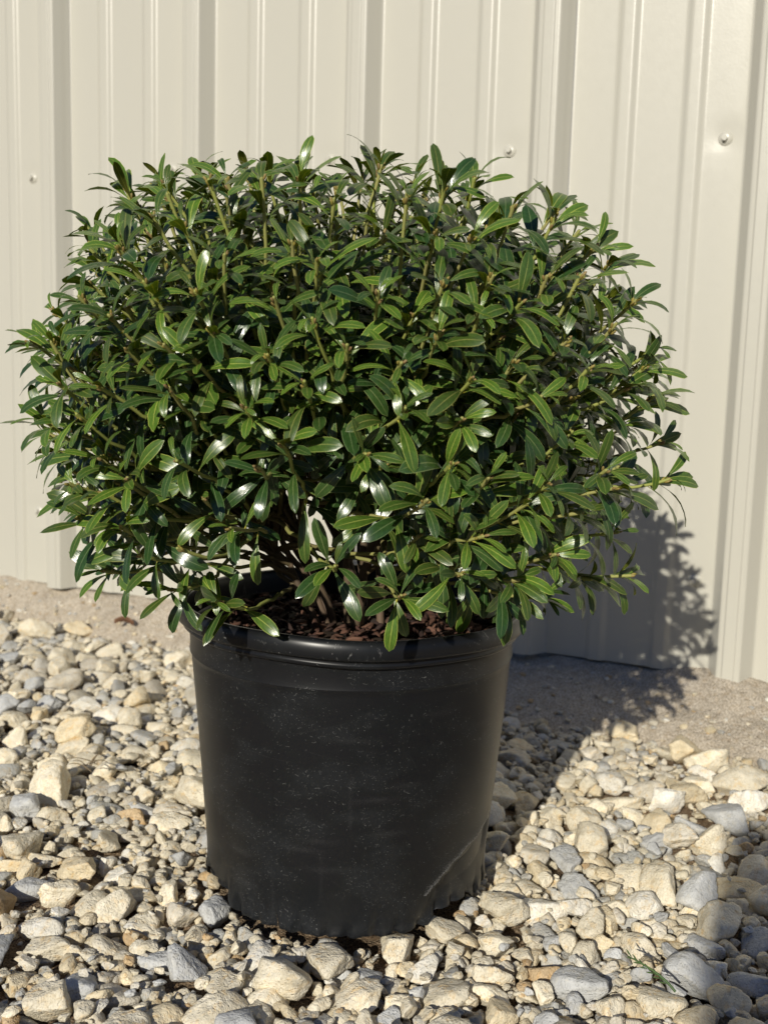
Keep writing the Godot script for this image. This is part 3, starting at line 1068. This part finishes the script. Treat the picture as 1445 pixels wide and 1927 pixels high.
func _ready() -> void:
	rng.seed = 20240611
	noise.seed = 12
	noise.noise_type = FastNoiseLite.TYPE_SIMPLEX_SMOOTH
	noise.frequency = 0.01
	noise.fractal_octaves = 3

	# camera: 36 mm-like lens, focused on the front of the shrub
	var cam := Camera3D.new()
	cam.name = "camera"
	cam.transform = Transform3D(EYE_BASIS, EYE)
	var lens := CameraAttributesPhysical.new()
	lens.frustum_focal_length = 36.33
	lens.frustum_focus_distance = 0.86
	lens.exposure_aperture = 9.0
	cam.attributes = lens
	cam.fov = 51.445
	cam.near = 0.02
	cam.far = 1200.0
	add_child(cam)
	cam.current = true

	# clear afternoon sky and a low sun behind the camera's left shoulder
	var sky_mat := ProceduralSkyMaterial.new()
	sky_mat.sky_top_color = Color(0.27, 0.42, 0.69)
	sky_mat.sky_horizon_color = Color(0.72, 0.79, 0.86)
	sky_mat.sky_curve = 0.16
	sky_mat.sky_energy_multiplier = 0.70
	sky_mat.ground_bottom_color = Color(0.30, 0.27, 0.22)
	sky_mat.ground_horizon_color = Color(0.55, 0.55, 0.52)
	sky_mat.ground_energy_multiplier = 0.5
	var env := Environment.new()
	env.background_mode = Environment.BG_SKY
	env.sky = Sky.new()
	env.sky.sky_material = sky_mat
	env.tonemap_mode = Environment.TONE_MAPPER_LINEAR
	env.tonemap_exposure = 1.0
	env.sdfgi_enabled = true
	env.ssao_enabled = true
	env.ssil_enabled = true
	var around := WorldEnvironment.new()
	around.name = "sky"
	around.environment = env
	add_child(around)

	var sun := DirectionalLight3D.new()
	sun.name = "sun"
	sun.basis = Basis.looking_at(-SUN, Vector3.UP)
	sun.light_color = Color(1.0, 0.974, 0.918)
	sun.light_energy = 1.28
	sun.light_angular_distance = 0.5
	sun.shadow_enabled = true
	add_child(sun)

	# materials
	var pit := pits(512, 21)
	var pale := mineral(512, 31, Color(0.62, 0.58, 0.50), Color(0.84, 0.82, 0.77), Color(1.0, 1.0, 1.0), Color(1.0, 0.84, 0.62))
	var slate := mineral(512, 61, Color(0.66, 0.66, 0.66), Color(0.86, 0.86, 0.86), Color(1.0, 1.0, 1.0), Color(0.98, 0.94, 0.86))
	var tones := []
	for k in 6:
		var three := []
		for q in 3: three.append(stone_mat(slate if k == 1 else pale, pit, (TONE[k] * [0.9, 1.0, 1.12][q] * 1.12).linear_to_srgb()))
		tones.append(three)
	var mixed := stone_mat(pale, pit, Color.WHITE)
	mixed.vertex_color_use_as_albedo = true

	var dirt := stone_mat(mineral(512, 91, Color(0.10, 0.065, 0.04), Color(0.23, 0.165, 0.105), Color(0.42, 0.33, 0.23), Color(0.8, 0.75, 0.7), 0.7), pit, Color.WHITE)
	dirt.uv1_scale = Vector3.ONE * 7.0
	dirt.heightmap_scale = 0.35
	var concrete := stone_mat(mineral(1024, 121, Color(0.20, 0.165, 0.125), Color(0.44, 0.38, 0.295), Color(0.74, 0.67, 0.56), Color(0.86, 0.8, 0.72), 0.78), pits(512, 140), Color.WHITE)
	concrete.uv1_scale = Vector3.ONE * 3.3
	concrete.heightmap_scale = 0.3

	var paint := StandardMaterial3D.new()
	paint.albedo_color = lin(0.548, 0.533, 0.464)
	paint.roughness = 0.33
	paint.metallic_specular = 0.5
	paint.uv1_triplanar = true
	paint.uv1_scale = Vector3.ONE * 6.0
	paint.roughness_texture = tex(soft_range(grain(512, 0.02, 201, 4), 0.82, 1.0))
	paint.heightmap_enabled = true
	paint.heightmap_texture = tex(grain(512, 0.06, 202, 2))
	paint.heightmap_scale = 0.004

	var plastic := StandardMaterial3D.new()
	plastic.albedo_texture = pot_picture()
	plastic.roughness = 0.38
	plastic.metallic_specular = 0.45

	var bark_chips := []
	for q in [Color(0.085, 0.040, 0.026), Color(0.05, 0.025, 0.017), Color(0.15, 0.075, 0.048), Color(0.11, 0.06, 0.04), Color(0.035, 0.018, 0.013)]:
		var m := StandardMaterial3D.new()
		m.albedo_color = q.linear_to_srgb()
		m.roughness = 0.85
		bark_chips.append(m)

	var top_pic := leaf_picture(false)
	var under_pic := leaf_picture(true)
	var ripple := tex(grain(256, 0.025, 305, 3))
	var top_mats := []
	var under_mats := []
	for k in 7:
		var m := StandardMaterial3D.new()
		m.albedo_texture = top_pic
		m.roughness = [0.27, 0.33, 0.24, 0.38, 0.30, 0.30, 0.28][k]
		m.metallic_specular = 1.0
		m.heightmap_enabled = true
		m.heightmap_texture = ripple
		m.heightmap_scale = 0.007
		m.backlight_enabled = true
		m.backlight = Color(0.84, 0.80, 0.35)
		var u := StandardMaterial3D.new()
		u.albedo_texture = under_pic
		u.roughness = 0.55
		u.metallic_specular = 0.35
		u.backlight_enabled = true
		u.backlight = Color(0.8, 0.8, 0.4)
		u.transparency = BaseMaterial3D.TRANSPARENCY_ALPHA
		if k < 6:
			m.albedo_color = LEAF_TINT[k].linear_to_srgb()
			u.albedo_color = Color(LEAF_TINT[k].linear_to_srgb(), 0.5)
		else:
			m.vertex_color_use_as_albedo = true
			u.vertex_color_use_as_albedo = true
			u.albedo_color = Color(1, 1, 1, 0.5)
		top_mats.append(m)
		under_mats.append(u)

	var bark := StandardMaterial3D.new()
	bark.vertex_color_use_as_albedo = true
	bark.roughness = 0.7
	var bud_mat := StandardMaterial3D.new()
	bud_mat.vertex_color_use_as_albedo = true
	bud_mat.roughness = 0.5

	# the place
	build_wall(paint)
	build_footing(concrete)
	build_gravel(dirt, tones, mixed)
	build_pot(plastic)
	build_mulch(bark_chips)
	build_unseen_caster()
	build_litter()
	build_shrub(top_mats, under_mats, top_mats[6], under_mats[6], bark, bud_mat)

func soft_range(im: Image, lo: float, hi: float) -> Image:
	for y in im.get_height():
		for x in im.get_width():
			var v := lerpf(lo, hi, im.get_pixel(x, y).r)
			im.set_pixel(x, y, Color(v, v, v))
	return im

# a curled dead leaf on the footing, a dry straw and a green sprig between the stones
func build_litter() -> void:
	var brown := StandardMaterial3D.new()
	brown.albedo_color = lin(0.17, 0.085, 0.045)
	brown.roughness = 0.8
	var s := Soup.new()
	for j in 9:
		for k in 5:
			var t := j / 8.0
			var q := k / 2.0 - 1.0
			var w := 0.011 * pow(sin(PI * clampf(t * 0.96 + 0.02, 0.0, 1.0)), 0.7)
			s.v.append(Vector3(t * 0.042 - 0.02, 0.004 + 0.010 * q * q + 0.006 * sin(t * 4.0), w * q + 0.003 * sin(t * 6.0)))
			s.uv.append(Vector2(t, q))
	for j in 8:
		for k in 4: s.quad(j * 5 + k, j * 5 + k + 1, j * 5 + k + 6, j * 5 + k + 5)
	s.normals()
	var at := Vector3(0.178, 0.0, 0.088)
	at.y = base_top(at.x, at.z) + 0.016
	var dead := put("dead_leaf", s.mesh(), brown, self, Transform3D(Basis(Vector3.UP, 0.5).scaled(Vector3.ONE * 0.8), at))
	tag(dead, "curled brown dead leaf lying where the gravel meets the footing, left of the pot", "leaf")
	var green := StandardMaterial3D.new()
	green.vertex_color_use_as_albedo = true
	green.roughness = 0.6
	var g := Soup.new()
	var root := Vector3(1.242, 0.016, 0.792)
	tube(g, bezier(root, root + Vector3(-0.012, 0.010, -0.004), root + Vector3(-0.026, 0.012, -0.006), root + Vector3(-0.040, 0.010, -0.016), 8), [0.0011, 0.0011, 0.001, 0.001, 0.0009, 0.0008, 0.0007, 0.0006, 0.0004], 5, [Color(0.07, 0.12, 0.04), Color(0.07, 0.12, 0.04), Color(0.07, 0.13, 0.04), Color(0.07, 0.13, 0.04), Color(0.08, 0.14, 0.04), Color(0.08, 0.14, 0.04), Color(0.09, 0.15, 0.05), Color(0.09, 0.15, 0.05), Color(0.1, 0.16, 0.05)])
	for k in 12:
		var p := root.lerp(root + Vector3(-0.038, 0.011, -0.014), 0.2 + k * 0.07) + Vector3(0, 0.001, 0)
		var d := Vector3(-0.005, 0.002, 0.004 if k % 2 == 0 else -0.005)
		tube(g, [p, p + d * 0.6, p + d], [0.0004, 0.0007, 0.0002], 4, [Color(0.07, 0.13, 0.04), Color(0.08, 0.14, 0.04), Color(0.1, 0.16, 0.05)])
	tag(put("green_sprig", g.mesh(), green, self), "small green feathery sprig lying on the stones at the lower right corner", "weed")
	var d2 := Soup.new()
	for k in 7:
		var p := Vector3(0.566 + rng.randfn(0, 0.006), 0.018, 0.645 + rng.randfn(0, 0.006))
		var e := p + Vector3(rng.randf_range(-0.03, 0.03), rng.randf_range(0.002, 0.012), rng.randf_range(-0.03, 0.03))
		tube(d2, bezier(p, p.lerp(e, 0.3) + Vector3(0, 0.006, 0), p.lerp(e, 0.7) + Vector3(0, 0.006, 0), e, 5), [0.0007, 0.0007, 0.0006, 0.0006, 0.0005, 0.0004], 4, [Color(0.2, 0.15, 0.09), Color(0.2, 0.15, 0.09), Color(0.24, 0.18, 0.1), Color(0.24, 0.18, 0.1), Color(0.24, 0.18, 0.1), Color(0.24, 0.18, 0.1)])
	tag(put("dry_straw", d2.mesh(), green, self), "tuft of dry brown straw among the stones at the left edge", "straw")

# box out of view behind the camera, placed to shade stones at lower right
func build_unseen_caster() -> void:
	var steel := StandardMaterial3D.new()
	steel.albedo_color = lin(0.16, 0.2, 0.15)
	steel.roughness = 0.5
	var box := holder("unseen_shadow_caster", Vector3(1.592, -0.02, 3.60))
	tag(box, "unseen grey-green box out of view behind the camera, placed to shade the stones at the lower right", "cabinet")
	var body := BoxMesh.new()
	body.size = Vector3(0.27, 1.42, 0.2)
	put("body", body, steel, box, Transform3D(Basis(), Vector3(0, 0.71, 0)))
	var caster_lid := lathe([[0.0, 0.05], [0.06, 0.047], [0.165, 0.02], [0.19, 0.0], [0.185, -0.006], [0.0, -0.006]], 4)
	put("caster_lid", caster_lid, steel, box, Transform3D(Basis(Vector3.UP, PI / 4).scaled(Vector3(1.0, 1.0, 0.76)), Vector3(0, 1.428, 0)))
	var caster_door := BoxMesh.new()
	caster_door.size = Vector3(0.23, 1.3, 0.006)
	put("caster_door", caster_door, steel, box, Transform3D(Basis(), Vector3(0, 0.72, -0.1031)))
